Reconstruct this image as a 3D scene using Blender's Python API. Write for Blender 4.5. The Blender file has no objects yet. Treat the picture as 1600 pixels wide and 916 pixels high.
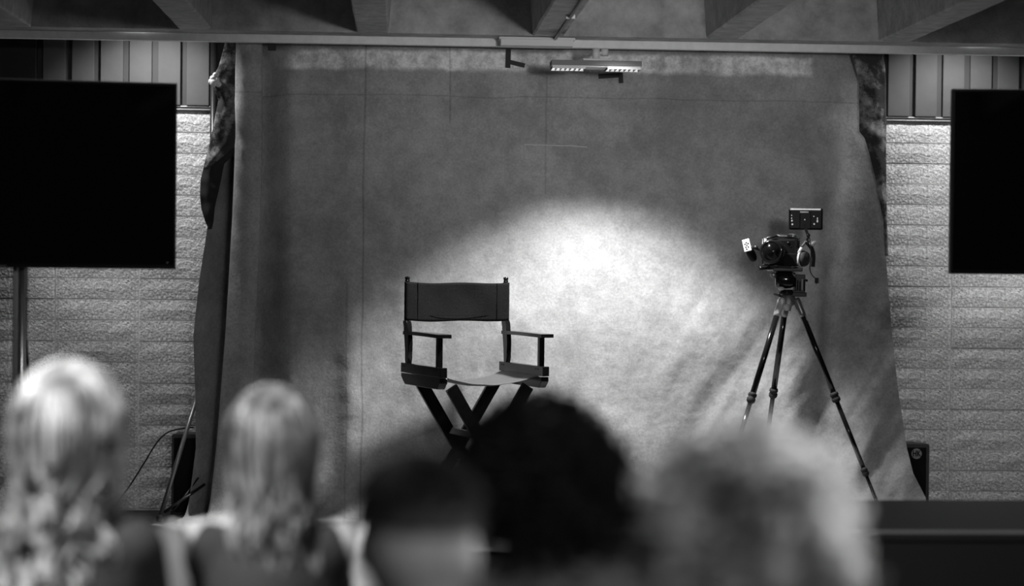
import bpy, bmesh, math, random
from mathutils import Vector, Matrix, noise, Euler, Quaternion
random.seed(7)
R = math.radians
SC = bpy.context.scene
C = SC.collection
# ------------------------------------------------------------------ camera
F = 3000.0
EYE = Vector((0, 0, 1.47))
ydir = Vector((625 - 800, 458 - 410, -F)).normalized()
hdir = Vector((1, -0.0108, 0)).normalized()
zc = ydir.cross(hdir); zc = zc if zc.y > 0 else -zc
zc.normalize()
xc = ydir.cross(zc).normalized()
M3 = Matrix((xc, ydir, zc))                      # camera space -> world
cd = bpy.data.cameras.new('camera'); cam = bpy.data.objects.new('camera', cd); C.objects.link(cam)
cam.matrix_world = Matrix.Translation(EYE) @ M3.to_4x4()
cd.sensor_width = 36; cd.lens = 36 * F / 1600
cd.clip_end = 60
cd.dof.use_dof = True; cd.dof.focus_distance = 8.75; cd.dof.aperture_fstop = 1.3
SC.camera = cam
def PX(px, py, Y):
    d = M3 @ Vector(((px - 800) / F, (458 - py) / F, -1))
    return EYE + d * (Y / d.y)
# ------------------------------------------------------------------ light
w = bpy.data.worlds.new('world'); SC.world = w; w.use_nodes = True
w.node_tree.nodes['Background'].inputs[0].default_value = (1, 1, 1, 1)
w.node_tree.nodes['Background'].inputs[1].default_value = 0.022
SC.view_settings.view_transform = 'Standard'; SC.view_settings.look = 'None'
SC.view_settings.exposure = 0; SC.view_settings.gamma = 1
def light(name, kind, loc, target, power, **kw):
    l = bpy.data.lights.new(name, kind); l.energy = power
    for k, v in kw.items(): setattr(l, k, v)
    o = bpy.data.objects.new(name, l); C.objects.link(o); o.location = loc
    o.rotation_euler = (Vector(target) - Vector(loc)).to_track_quat('-Z', 'Y').to_euler()
    return o
CZ = 2.53
light('stage_downlight', 'SPOT', (0.98, 8.25, 2.62), (0.86, 8.28, 0.3), 340, spot_size=R(91), spot_blend=0.45, shadow_soft_size=0.06)
for k, (y_, p_) in enumerate(((330, 68), (610, 42))):
    light('wall_wash_left', 'SPOT', (-2.60, 7.5, 2.50), PX(190, y_, 9.4), p_, spot_size=R(29 - 4 * k), spot_blend=0.6, shadow_soft_size=0.05)
    light('wall_wash_right', 'SPOT', (3.95, 7.45, 2.49), PX(1575, y_, 9.4), p_ * 1.4, spot_size=R(28), spot_blend=0.5, shadow_soft_size=0.05)
light('cove_left', 'SPOT', (-1.20, 9.0, 2.68), (-1.14, 9.36, 1.6), 42, spot_size=R(125), spot_blend=1.0, shadow_soft_size=0.04)
light('cove_right', 'SPOT', (2.70, 9.0, 2.68), (2.70, 9.36, 1.6), 34, spot_size=R(125), spot_blend=1.0, shadow_soft_size=0.04)
light('front_fill', 'SPOT', (1.45, 3.0, 2.05), (0.82, 9.2, 2.55), 270, spot_size=R(36), spot_blend=1.0, shadow_soft_size=0.15)
light('audience_lamp_left', 'SPOT', (-1.00, 3.05, 2.45), (-0.50, 3.8, 1.15), 320, spot_size=R(56), spot_blend=0.7, shadow_soft_size=0.04)
light('audience_lamp_right', 'SPOT', (1.2, 2.9, 2.48), (0.50, 2.42, 1.25), 330, spot_size=R(34), spot_blend=1.0, shadow_soft_size=0.08)
light('rear_fill', 'AREA', (1.3, 0.4, 2.4), (0.3, 2.9, 1.1), 50, shape='RECTANGLE', size=1.0, size_y=0.5)

# ------------------------------------------------------------------ materials
def mat(name, v, rough=0.7, metal=0.0, ns=0, na=0.0, bump=0.0, bs=None, sheen=0.0, spec=0.5, emit=0.0, fn=None, stretch=None):
    m = bpy.data.materials.new(name); m.use_nodes = True
    nt = m.node_tree; b = nt.nodes['Principled BSDF']; L = nt.links
    b.inputs['Base Color'].default_value = (v, v, v, 1); b.inputs['Roughness'].default_value = rough
    b.inputs['Metallic'].default_value = metal; b.inputs['Specular IOR Level'].default_value = spec
    if sheen: b.inputs['Sheen Weight'].default_value = sheen
    if emit:
        b.inputs['Emission Color'].default_value = (1, 1, 1, 1); b.inputs['Emission Strength'].default_value = emit
    tc = nt.nodes.new('ShaderNodeTexCoord'); mp = nt.nodes.new('ShaderNodeMapping'); L.new(tc.outputs['Object'], mp.inputs[0])
    if stretch: mp.inputs['Scale'].default_value = stretch
    if ns:
        n = nt.nodes.new('ShaderNodeTexNoise'); n.inputs['Scale'].default_value = ns; n.inputs['Detail'].default_value = 6
        n.inputs['Roughness'].default_value = 0.65
        L.new(mp.outputs[0], n.inputs['Vector'])
        r = nt.nodes.new('ShaderNodeMapRange'); r.inputs[1].default_value = 0.4 if na > .7 else 0.3; r.inputs[2].default_value = 0.6 if na > .7 else 0.7
        r.inputs[3].default_value = max(0, v * (1 - na)); r.inputs[4].default_value = min(1, v * (1 + na))
        L.new(n.outputs[0], r.inputs[0]); L.new(r.outputs[0], b.inputs['Base Color'])
    if bump:
        n2 = nt.nodes.new('ShaderNodeTexNoise'); n2.inputs['Scale'].default_value = bs or ns or 40; n2.inputs['Detail'].default_value = 5
        L.new(mp.outputs[0], n2.inputs['Vector'])
        bp = nt.nodes.new('ShaderNodeBump'); bp.inputs['Strength'].default_value = bump; bp.inputs['Distance'].default_value = 0.01
        L.new(n2.outputs[0], bp.inputs['Height']); L.new(bp.outputs[0], b.inputs['Normal'])
    return m
concrete = mat('concrete', 0.40, 0.9, ns=9, na=0.35, bump=0.5, bs=60)
rib_mat = mat('rib_concrete', 0.42, 0.85, ns=14, na=0.3, bump=0.5, bs=50)
brick_mats = [mat('split_block_%d' % i, v, 0.95, ns=105, na=0.6, bump=1.0, bs=80) for i, v in enumerate((0.60, 0.56, 0.63))]
mortar = mat('mortar', 0.72, 0.95, ns=60, na=0.1)
corr = mat('painted_metal_panel', 0.085, 0.85, ns=6, na=0.12)
groove = mat('panel_groove', 0.045, 0.7)
dark_trim = mat('black_trim', 0.012, 0.5)
light_trim = mat('aluminium_trim', 0.55, 0.4, 0.3)
strip_mat = mat('steel_track', 0.8, 0.55, ns=20, na=0.08)
stage_mat = mat('stage_black', 0.009, 0.6, ns=12, na=0.4)
floor_mat = mat('floor_dark', 0.05, 0.6, ns=5, na=0.3)
wall_mat = mat('side_wall', 0.12, 0.9, ns=4, na=0.15)
white_paint = mat('white_paint', 0.72, 0.5)
black_metal = mat('black_metal', 0.014, 0.35, ns=80, na=0.2)
black_gloss = mat('black_gloss', 0.008, 0.12)
screen_mat = mat('screen_glass', 0.004, 0.05, spec=0.25)
black_plastic = mat('black_plastic', 0.004, 0.45, spec=0.14)
grey_metal = mat('grey_metal', 0.25, 0.35, 0.6)
chrome = mat('chrome', 0.7, 0.28, 0.9)
silver = mat('silver', 0.6, 0.3, 0.15)
rubber = mat('rubber', 0.015, 0.8)
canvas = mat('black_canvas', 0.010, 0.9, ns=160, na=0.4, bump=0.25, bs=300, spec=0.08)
seat_canvas_lit = mat('seat_canvas_lit', 0.085, 0.6, ns=90, na=0.4, bump=0.25, bs=300, sheen=0.3)  # light falling on the seat is painted in as paler canvas
chair_wood = mat('black_lacquered_wood', 0.007, 0.14, ns=30, na=0.3)
tape_mat = mat('gaffer_tape', 0.02, 0.7)
louver_glow = mat('lamp_glow', 0.8, 0.5, emit=3.0)
badge_mat = mat('badge_grey', 0.22, 0.5)
white_cloth = mat('white_cloth', 0.8, 0.8, bump=0.3, bs=30)
table_mat = mat('table_black', 0.012, 0.55, ns=4, na=0.2)
edge_mat = mat('table_edge_highlight', 0.45, 0.5)  # highlight along the table's near edge, painted as a pale colour
skin_mat = mat('skin', 0.30, 0.55, ns=8, na=0.08)
skin_dark = mat('skin_shade', 0.24, 0.6, ns=8, na=0.08)
eye_mat = mat('eye', 0.6, 0.2)

def cloth_material(name, base, flap=False):
    m = bpy.data.materials.new(name); m.use_nodes = True; nt = m.node_tree; N = nt.nodes; L = nt.links
    b = N['Principled BSDF']; b.inputs['Roughness'].default_value = 0.95; b.inputs['Specular IOR Level'].default_value = 0.15
    g = N.new('ShaderNodeNewGeometry'); sx = N.new('ShaderNodeSeparateXYZ'); L.new(g.outputs['Position'], sx.inputs[0])
    def noise_(sc, det=5, rg=0.6, vec=None):
        n = N.new('ShaderNodeTexNoise'); n.inputs['Scale'].default_value = sc; n.inputs['Detail'].default_value = det; n.inputs['Roughness'].default_value = rg
        L.new(vec or g.outputs['Position'], n.inputs['Vector']); return n.outputs[0]
    def mr(x, a, b_, c, d, smooth=False):
        r = N.new('ShaderNodeMapRange'); L.new(x, r.inputs[0])
        if smooth: r.interpolation_type = 'SMOOTHSTEP'
        for i, q in enumerate((a, b_, c, d)): r.inputs[i + 1].default_value = q
        return r.outputs[0]
    def ma(op, a, b_=None, c=None):
        n = N.new('ShaderNodeMath'); n.operation = op
        for i, q in enumerate((a, b_, c)):
            if q is None: continue
            if isinstance(q, (int, float)): n.inputs[i].default_value = q
            else: L.new(q, n.inputs[i])
        return n.outputs[0]
    big = mr(noise_(2.6, 8, 0.7), 0.36, 0.64, 0.78, 1.24)
    mid = mr(noise_(11, 8, 0.75), 0.32, 0.68, 0.85, 1.15)
    fine = mr(noise_(90, 4), 0.3, 0.7, 0.86, 1.14)
    v = ma('MULTIPLY', ma('MULTIPLY', big, mid), ma('MULTIPLY', fine, base))
    if flap:
        v = mr(noise_(7, 6, 0.7), 0.48, 0.66, 0.05, 0.42)
    else:
        # lighter blotchy band near the top hem of the muslin
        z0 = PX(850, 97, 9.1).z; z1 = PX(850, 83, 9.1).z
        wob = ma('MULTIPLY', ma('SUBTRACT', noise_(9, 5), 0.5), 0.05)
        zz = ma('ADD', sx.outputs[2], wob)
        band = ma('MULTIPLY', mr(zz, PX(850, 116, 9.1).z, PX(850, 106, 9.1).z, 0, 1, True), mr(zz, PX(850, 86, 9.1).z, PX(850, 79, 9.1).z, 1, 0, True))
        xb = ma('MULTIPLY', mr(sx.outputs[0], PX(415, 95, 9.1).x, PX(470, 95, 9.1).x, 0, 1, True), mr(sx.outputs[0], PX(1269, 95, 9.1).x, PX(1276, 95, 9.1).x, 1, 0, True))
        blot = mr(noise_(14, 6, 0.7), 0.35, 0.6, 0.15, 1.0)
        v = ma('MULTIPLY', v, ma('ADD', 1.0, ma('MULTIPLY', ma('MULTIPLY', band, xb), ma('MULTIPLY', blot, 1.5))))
        # sewn seams, thin dark lines
        for px, ya, yb, k in ((569, 60, 900, 0.3), (702, 70, 190, 0.25), (852, 110, 310, 0.2), (544, 440, 900, 0.2)):
            P = PX(px, 300, 9.1)
            wv = ma('MULTIPLY', ma('SUBTRACT', noise_(2.0, 2), 0.5), 0.03)
            d = ma('ABSOLUTE', ma('SUBTRACT', ma('ADD', sx.outputs[0], wv), P.x))
            line = ma('MULTIPLY', mr(d, 0.001, 0.007, 1, 0, True), mr(sx.outputs[2], PX(px, yb, 9.1).z - .02, PX(px, yb, 9.1).z + .02, 0, 1))
            line = ma('MULTIPLY', line, mr(sx.outputs[2], PX(px, ya, 9.1).z - .02, PX(px, ya, 9.1).z + .02, 1, 0))
            v = ma('MULTIPLY', v, ma('SUBTRACT', 1.0, ma('MULTIPLY', line, k)))
        P = PX(800, 151, 9.1)
        d = ma('ABSOLUTE', ma('SUBTRACT', ma('ADD', sx.outputs[2], ma('MULTIPLY', ma('SUBTRACT', noise_(2.5, 2), 0.5), 0.03)), P.z))
        v = ma('MULTIPLY', v, ma('SUBTRACT', 1.0, ma('MULTIPLY', mr(d, 0.001, 0.005, 1, 0, True), 0.2)))
    L.new(v, b.inputs['Base Color'])
    bp = N.new('ShaderNodeBump'); bp.inputs['Strength'].default_value = 0.5; bp.inputs['Distance'].default_value = 0.014
    h = ma('ADD', noise_(9, 7, 0.65), ma('MULTIPLY', noise_(200, 2), 0.06))
    L.new(h, bp.inputs['Height']); L.new(bp.outputs[0], b.inputs['Normal'])
    return m
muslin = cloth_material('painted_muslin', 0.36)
lining = cloth_material('silvery_lining', 0.4, True)
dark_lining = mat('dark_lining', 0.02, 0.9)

# ------------------------------------------------------------------ mesh helpers
def obj(name, bm, m=None, parent=None, smooth=False, loc=None):
    me = bpy.data.meshes.new(name)
    if isinstance(bm, bmesh.types.BMesh):
        bmesh.ops.recalc_face_normals(bm, faces=bm.faces); bm.to_mesh(me); bm.free()
    else:
        me.from_pydata(*bm)
    if m:
        for q in (m if isinstance(m, (list, tuple)) else [m]): me.materials.append(q)
    if smooth: me.shade_smooth()
    o = bpy.data.objects.new(name, me); C.objects.link(o)
    if parent: o.parent = parent
    if loc is not None: o.location = loc
    return o
def tag(o, label, cat, group=None):
    o['label'] = label; o['category'] = cat
    if group: o['group'] = group
    return o
def struct(o): o['kind'] = 'structure'; return o
def thing(name, label, cat, loc=(0, 0, 0), rz=0, group=None):
    o = bpy.data.objects.new(name, None); C.objects.link(o); o.location = loc; o.rotation_euler = (0, 0, rz)
    return tag(o, label, cat, group)
def box(bm, lo, hi, bev=0.0, mtx=None, mi=0):
    r = bmesh.ops.create_cube(bm, size=1); vs = r['verts']
    c = [(a + b) / 2 for a, b in zip(lo, hi)]; s = [b - a for a, b in zip(lo, hi)]
    for v in vs: v.co = Vector([v.co[i] * s[i] + c[i] for i in range(3)])
    if bev:
        es = list({e for v in vs for e in v.link_edges})
        r = bmesh.ops.bevel(bm, geom=es, offset=min(bev, min(abs(q) for q in s) * .45), segments=2, profile=0.6, affect='EDGES')
        vs = list({v for f in r['faces'] for v in f.verts} | {v for v in vs if v.is_valid})
    if mtx is not None: bmesh.ops.transform(bm, matrix=mtx, verts=vs)
    return vs
def bx(lo, hi, bev=0.0):
    bm = bmesh.new(); box(bm, lo, hi, bev); return bm
def cyl(bm, p0, p1, r0, r1=None, seg=16, cap=True):
    p0 = Vector(p0); p1 = Vector(p1); r1 = r0 if r1 is None else r1
    d = p1 - p0; q = d.to_track_quat('Z', 'Y')
    m = Matrix.Translation((p0 + p1) / 2) @ q.to_matrix().to_4x4()
    bmesh.ops.create_cone(bm, cap_ends=cap, segments=seg, radius1=r0, radius2=r1, depth=d.length, matrix=m)
def lathe(bm, p0, axis, prof, seg=28):
    # prof: list of (distance along axis, radius)
    q = Vector(axis).normalized().to_track_quat('Z', 'Y'); rings = []
    for t, r in prof:
        rings.append([bm.verts.new(Vector(p0) + q @ Vector((r * math.cos(a), r * math.sin(a), t))) for a in [2 * math.pi * k / seg for k in range(seg)]])
    for a, b in zip(rings, rings[1:]):
        for k in range(seg): bm.faces.new((a[k], a[(k + 1) % seg], b[(k + 1) % seg], b[k]))
    for rg, (t, r) in ((rings[0], prof[0]), (rings[-1], prof[-1])):
        if r > 1e-5: bm.faces.new(rg)
def tube(bm, pts, r, seg=8, r1=None):
    pts = [Vector(p) for p in pts]; rings = []; up = None
    for i, p in enumerate(pts):
        t = (pts[min(i + 1, len(pts) - 1)] - pts[max(i - 1, 0)]).normalized()
        if up is None: up = t.orthogonal().normalized()
        up = (up - t * up.dot(t)).normalized(); s = t.cross(up)
        rr = r if r1 is None else r + (r1 - r) * i / (len(pts) - 1)
        rings.append([bm.verts.new(p + (up * math.cos(a) + s * math.sin(a)) * rr) for a in [2 * math.pi * k / seg for k in range(seg)]])
    for a, b in zip(rings, rings[1:]):
        for k in range(seg): bm.faces.new((a[k], a[(k + 1) % seg], b[(k + 1) % seg], b[k]))
    bm.faces.new(rings[0]); bm.faces.new(rings[-1])
def spline(pts, n=12):
    pts = [Vector(p) for p in pts]; out = []
    for i in range(len(pts) - 1):
        a = pts[max(i - 1, 0)]; b = pts[i]; c = pts[i + 1]; d = pts[min(i + 2, len(pts) - 1)]
        for k in range(n):
            t = k / n
            out.append(0.5 * ((2 * b) + (c - a) * t + (2 * a - 5 * b + 4 * c - d) * t * t + (3 * b - a - 3 * c + d) * t ** 3))
    out.append(pts[-1]); return out
def interp(tab, x):
    if x <= tab[0][0]: return tab[0][1]
    for (a, va), (b, vb) in zip(tab, tab[1:]):
        if x <= b: return va + (vb - va) * (x - a) / (b - a)
    return tab[-1][1]
def plank(p0, p1, w, t, wdir, bev=0.002):
    # board from p0 to p1; width w along wdir, thickness t
    p0 = Vector(p0); p1 = Vector(p1); z = (p1 - p0).normalized(); x = Vector(wdir); x = (x - z * x.dot(z)).normalized(); y = z.cross(x)
    m = Matrix((x, y, z)).transposed().to_4x4(); m.translation = (p0 + p1) / 2
    bm = bmesh.new(); h = (p1 - p0).length / 2
    box(bm, (-w / 2, -t / 2, -h), (w / 2, t / 2, h), bev, m); return bm

# ------------------------------------------------------------------ the room
SZ = 0.25                     # stage top
WY = 9.40                     # face of the block wall
XL, XR = -3.4, 4.6
struct(obj('floor', bx((XL, -1.5, -0.1), (XR, 9.7, 0.0)), floor_mat))
st = struct(obj('trim_1', bx((XL, 7.6, 0.001), (XR, WY + .02, SZ), 0.01), stage_mat)); st['label'] = 'low black stage platform'
struct(obj('wall_left', bx((XL - .1, -1.5, 0), (XL, 9.7, 3.3)), wall_mat))
struct(obj('wall_right', bx((XR, -1.5, 0), (XR + .1, 9.7, 3.3)), wall_mat))
wb = struct(obj('wall_back', bx((XL, WY + .004, SZ + .001), (XR, 9.7, 3.3)), mortar))
# split face blocks, stacked joints
BW, BH = 0.4, 0.1016
xj = PX(216, 600, WY).x
z_top = PX(300, 175, WY).z
bmeshes = []
for v in range(10):
    bm = bmesh.new(); w2, h2 = BW / 2 - .0035, BH / 2 - .003; n = 5
    vs = [[bm.verts.new((-w2 + 2 * w2 * i / n, -0.002 - (0 if i in (0, n) or j in (0, 2) else random.uniform(0.001, .009)), -h2 + 2 * h2 * j / 2)) for i in range(n + 1)] for j in range(3)]
    for j in range(2):
        for i in range(n): bm.faces.new((vs[j][i], vs[j][i + 1], vs[j + 1][i + 1], vs[j + 1][i]))
    back = [bm.verts.new((x, 0.016, z)) for x, z in ((-w2, -h2), (w2, -h2), (w2, h2), (-w2, h2))]
    bm.faces.new([vs[0][i] for i in range(n + 1)] + [back[1], back[0]])
    bm.faces.new([vs[2][i] for i in range(n + 1)] + [back[2], back[3]])
    bm.faces.new([vs[j][0] for j in range(3)] + [back[3], back[0]])
    bm.faces.new([vs[j][n] for j in range(3)] + [back[2], back[1]])
    bm.faces.new(back); bmesh.ops.recalc_face_normals(bm, faces=bm.faces)
    me = bpy.data.meshes.new('brick'); bm.to_mesh(me); bm.free(); me.materials.append(brick_mats[v % 3]); bmeshes.append(me)
zj = PX(216, 435.5, WY).z
rows = []
zt = zj
while zt + BH < z_top + .04: zt += BH
nrow = 0
z = zt
while z > SZ + .03 and nrow < 20:
    lo = max(z - BH, SZ + .002)
    for c in range(-3, 12):
        o = bpy.data.objects.new('brick', random.choice(bmeshes)); C.objects.link(o); o.parent = wb
        o.location = (xj + (c + .5) * BW, WY + random.uniform(-.0015, .0015), (z + lo) / 2)
        o.scale = (1, 1, (z - lo) / BH)
    z -= BH; nrow += 1
ztop_br = zt
# ledge trim over the blocks
tz0 = PX(300, 176, WY).z; tz1 = PX(300, 166, WY).z
bm = bmesh.new(); box(bm, (XL, WY - .014, ztop_br + .002), (XR, WY + .03, tz1 - .006), .003)
t2 = struct(obj('trim_2', bm, dark_trim))
t2t = obj('cap_strip', bx((XL, WY - .018, tz1 - .006), (XR, WY + .03, tz1), .001), light_trim, t2); t2t['label'] = 'pale metal cap strip'
bm = bmesh.new(); cyl(bm, (XL, WY - .014, tz1 - .018), (XR, WY - .014, tz1 - .018), .005)
obj('bead', bm, grey_metal, t2)
# upper panelling
wu = struct(obj('wall_upper', bx((XL, WY + .0, tz1), (XR, WY + .01, 3.2)), groove))
x0 = PX(60, 120, WY).x; pw = 0.1375; gw = 0.030
for k in range(40):
    xa = x0 + .01 + k * pw
    if xa > XR - .2: break
    o = obj('panel', bx((xa + gw / 2, WY - .025, tz1 + .002), (xa + pw - gw / 2, WY - .0005, 3.19), .004), corr, wu)
obj('panel', bx((XL + .01, WY - .03, tz1 + .002), (x0 - .004, WY - .0005, 3.19), .004), dark_trim, wu)['label'] = 'dark flat panel at left'

# ceiling: slab, ribs, end beam, track
zr = PX(625, 52, 8.75).z
ce = struct(obj('ceiling', bx((XL, -1.5, zr + .42), (XR, 9.7, zr + .6)), concrete))
for k in range(-4, 8):
    xa = PX(557, 52, 8.75).x + .8 * k
    if xa < XL or xa > XR - .2: continue
    bm = bmesh.new()
    vs = []
    n = 60
    for i in range(n + 1):
        y = 0.5 + (8.76 - .5) * i / n
        j = lambda: random.uniform(-.0022, .0022)
        vs.append([bm.verts.new((xa - .03, y, zr + .42)), bm.verts.new((xa + j(), y, zr + .008)), bm.verts.new((xa + .008 + j(), y, zr)),
                   bm.verts.new((xa + .138 + j(), y, zr)), bm.verts.new((xa + .146 + j(), y, zr + .008)), bm.verts.new((xa + .176, y, zr + .42))])
    for a, b in zip(vs, vs[1:]):
        for q in range(5): bm.faces.new((a[q], a[q + 1], b[q + 1], b[q]))
    bm.faces.new(vs[0]); bm.faces.new(vs[-1])
    obj('rib', bm, rib_mat, ce)
struct(obj('trim_3', bx((XL, 8.75, zr), (XR, 8.89, zr + .42), .006), concrete))
sa = PX(625, 57, 8.9).z; sb = PX(625, 70, 8.9).z
t4 = struct(obj('trim_4', bx((XL, 8.895, sb), (XR, 8.935, sa + .01), .002), strip_mat))
t4['label'] = 'pale steel track under the end beam'

# raceway box and conduit
a = PX(781, 60, 8.80); b = PX(897, 73, 8.80)
rw = thing('raceway_box', 'short white metal raceway box under the ceiling beam', 'box', (a.x, 8.83, b.z))
W = b.x - a.x; H = PX(781, 60, 8.8).z - PX(781, 73.5, 8.8).z
obj('cover', bx((0.004, -.04, 0), (W - .004, .06, H * .78), .003), white_paint, rw)
obj('lid_rim', bx((-.004, -.05, H * .70), (W + .004, .06, H), .003), white_paint, rw)
p = PX(868, 63, 8.78)
bm = bmesh.new(); cyl(bm, (p.x + .0, 8.79, zr - .009), (p.x, 1.0, zr - .009), .007, seg=10)
for y in (8.0, 7.2, 6.4, 5.6, 4.8, 4.0, 3.2): box(bm, (p.x - .02, y, zr - .016), (p.x + .02, y + .02, zr + .001), .001)
tag(obj('conduit', bm, grey_metal), 'thin dark conduit running along the edge of the central ceiling rib', 'pipe')

# hanging louvred light
FY = 8.56
a = PX(862, 95, FY); b = PX(1003, 103.5, FY)
hl = thing('ceiling_light', 'slim hanging louvred light bar below the ceiling track', 'lamp', (a.x, FY, PX(862, 103.5, FY).z))
W = b.x - a.x - 0.0; Hh = PX(862, 94.5, FY).z - PX(862, 103.5, FY).z
obj('housing', bx((0, 0, .006), (W, .12, Hh + .004), .003), mat('fixture_grey', .22, .7), hl)
gap0, gap1 = W * .38, W * .62
for (u0, u1) in ((.004, gap0), (gap1, W - .004)):
    obj('lamp_panel', bx((u0, .008, .003), (u1, .112, .007)), louver_glow, hl)
    n = 7
    for k in range(n + 1):
        xx = u0 + (u1 - u0) * k / n
        o = obj('louvre_blade', bx((xx - .0012, .006, -.008), (xx + .0012, .114, .005)), black_plastic, hl)
    obj('louvre_frame', bx((u0, .002, -.008), (u1, .006, .006)), white_paint, hl)
    obj('louvre_frame', bx((u0, .114, -.008), (u1, .118, .006)), white_paint, hl)
obj('cover_plate', bx((gap0, .004, .0), (gap1, .116, .007), .001), strip_mat, hl)
mx = W * .5
obj('mounting_plate', bx((mx - .06, .03, Hh + .004), (mx + .06, .10, Hh + .016), .003), white_paint, hl)
bm = bmesh.new(); cyl(bm, (mx + .002, .065, Hh + .014), (mx + .002, .065, Hh + .062), .017); cyl(bm, (mx + .002, .065, Hh + .05), (mx + .002, .36, Hh + .063), .009)
obj('stem', bm, white_paint, hl, True)
bm = bmesh.new(); cyl(bm, (mx + .042, .08, Hh + .034), (mx + .042, .08, Hh + .062), .018); cyl(bm, (mx + .015, .07, Hh + .045), (mx + .04, .08, Hh + .045), .006)
obj('knob', bm, white_paint, hl, True)

# ------------------------------------------------------------------ backdrop curtain
CY = 9.10
tabL = [(50, 366), (250, 350), (350, 325), (440, 311), (525, 302), (610, 305), (700, 306), (780, 296), (840, 262)]
tabA = [(50, 367), (250, 366), (350, 362), (440, 357), (525, 352), (610, 345), (700, 338), (840, 322)]
tabB = [(50, 410), (250, 410), (350, 407), (440, 403), (525, 399), (610, 395), (700, 388), (840, 376)]
tabR = [(50, 1338), (215, 1353), (260, 1368), (300, 1376), (400, 1384), (500, 1392), (600, 1402), (700, 1417), (740, 1427), (779, 1447), (840, 1490)]
def ss(a, b, x):
    t = max(0, min(1, (x - a) / (b - a))); return t * t * (3 - 2 * t)
def fold(px, py, B):
    lower = ss(80, 700, py)
    d = .14 * ss(458, 402, px) + .06 * ss(580, 440, px)
    d += .012 * math.sin((px - 470) / 28.0) * ss(600, 500, px) * (0.4 + lower)
    d += .010 * lower * math.exp(-((px - 545) / 16.0) ** 2) * -1.6
    # right hand pleats, receding towards the edge
    r = ss(1090, 1400, px)
    d += .075 * r
    cx = 1262 - (py - 400) * .10
    d -= (.030 + .03 * lower) * math.exp(-((px - cx) / 30.0) ** 2) * lower
    d += .030 * lower * math.exp(-((px - cx - 62) / 24.0) ** 2)
    d -= .030 * math.exp(-((px - cx - 118) / 30.0) ** 2)
    d += .02 * math.sin((px - py * .25) / 60.0) * ss(1000, 1150, px) * lower
    # diagonal creases lower right and centre
    m = ss(960, 1120, px) * ss(380, 560, py)
    ux = (px * .87 + py * .5) / 100.0; uy = (-px * .5 + py * .87) / 100.0
    n1 = noise.noise(Vector((ux * 2.3, uy * .55, 3.1))); n2 = noise.noise(Vector((ux * 7.5, uy * 1.6, 9.7)))
    d += m * (.034 * n1 + .006 * n2)
    m2 = ss(430, 560, py) * ss(900, 980, px + 30)
    n3 = noise.noise(Vector((px / 30.0, py / 24.0, 5.0))) ; n4 = noise.noise(Vector((px / 13.0 + py / 30., py / 9.0, 1.0)))
    d += m2 * (.002 * n3 + .0015 * n4)
    # general undulation and crumple
    d += .006 * noise.noise(Vector((px / 90.0, py / 260.0, 0)))
    d += .0022 * noise.noise(Vector((px / 22.0, py / 40.0, 7)))
    # puckers beside the seam
    pk = math.exp(-((px - 538) / 16.0) ** 2) * ss(450, 520, py)
    d += pk * .001 * math.sin(py / 7.0 + 3 * noise.noise(Vector((py / 40.0, 0, 0))))
    return d
verts = []; faces = []
YTOP = 44
rows_v = []
nvr = 210
ybot = 800
def row_pts(py, sweep=0.0):
    L_ = interp(tabL, py); A = interp(tabA, py); B = interp(tabB, py); Rr = interp(tabR, py)
    pts = []
    for i in range(14):
        t = i / 14; pts.append((L_ + (A - L_) * t, .0 + .17 * t ** .8))
    pts.append((A + 3, .17)); pts.append((A + 2, .08)); pts.append((A, -.02))
    for i in range(17):
        t = i / 16; pts.append((A + 1 + (B - A - 2) * t, -.045 - .035 * math.sin(t * math.pi * .9 + .2)))
    pts.append((B, -.03)); pts.append((B - 3, .02)); pts.append((B - 4, .09))
    n = 330
    for i in range(n + 1):
        t = i / n; x = B - 2 + (Rr - B + 2) * t
        pts.append((x, fold(x, py, B)))
    return pts
for r in range(nvr + 1):
    py = YTOP + (ybot - 22 - YTOP) * r / nvr
    pts = row_pts(py)
    rows_v.append([PX(x, py, CY + d) for x, d in pts])
# sweep onto the stage
last = rows_v[-1]; nl = len(last)
nsw = 46
for k in range(1, nsw + 1):
    t = k / nsw; rr = []
    for i, p in enumerate(last):
        u = i / nl
        s = t * (0.62 + .55 * ss(0, .25, u) )                     # arc length forward
        Rc = max(.03, p.z - (SZ + .006))
        arc = Rc * math.pi / 2
        if s < arc: a = s / Rc; y = p.y - Rc * (1 - math.cos(a)); z = p.z - Rc * math.sin(a)
        else: y = p.y - Rc - (s - arc); z = SZ + .006
        x = p.x + (u - .5) * .22 * t * abs(u - .5) * 2
        f = (y - p.y)
        z += ss(0, .3, t) * (.010 + .010 * noise.noise(Vector((x * 6, y * 7, 2)))) * 1.0
        if u < .08: z += .03 * ss(.5, 1, t) * (1 - u / .08)
        y = y + (CY - p.y) * ss(0, 1, t) * .7
        rr.append(Vector((x, y, max(z, SZ + .004))))
    rows_v.append(rr)
nc = nl
verts = [p for rw_ in rows_v for p in rw_]
for r in range(len(rows_v) - 1):
    for c in range(nc - 1):
        a = r * nc + c; faces.append((a, a + 1, a + nc + 1, a + nc))
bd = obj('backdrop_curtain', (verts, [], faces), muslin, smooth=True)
tag(bd, 'mottled grey muslin backdrop hanging in folds behind the folding chair', 'backdrop')

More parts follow.
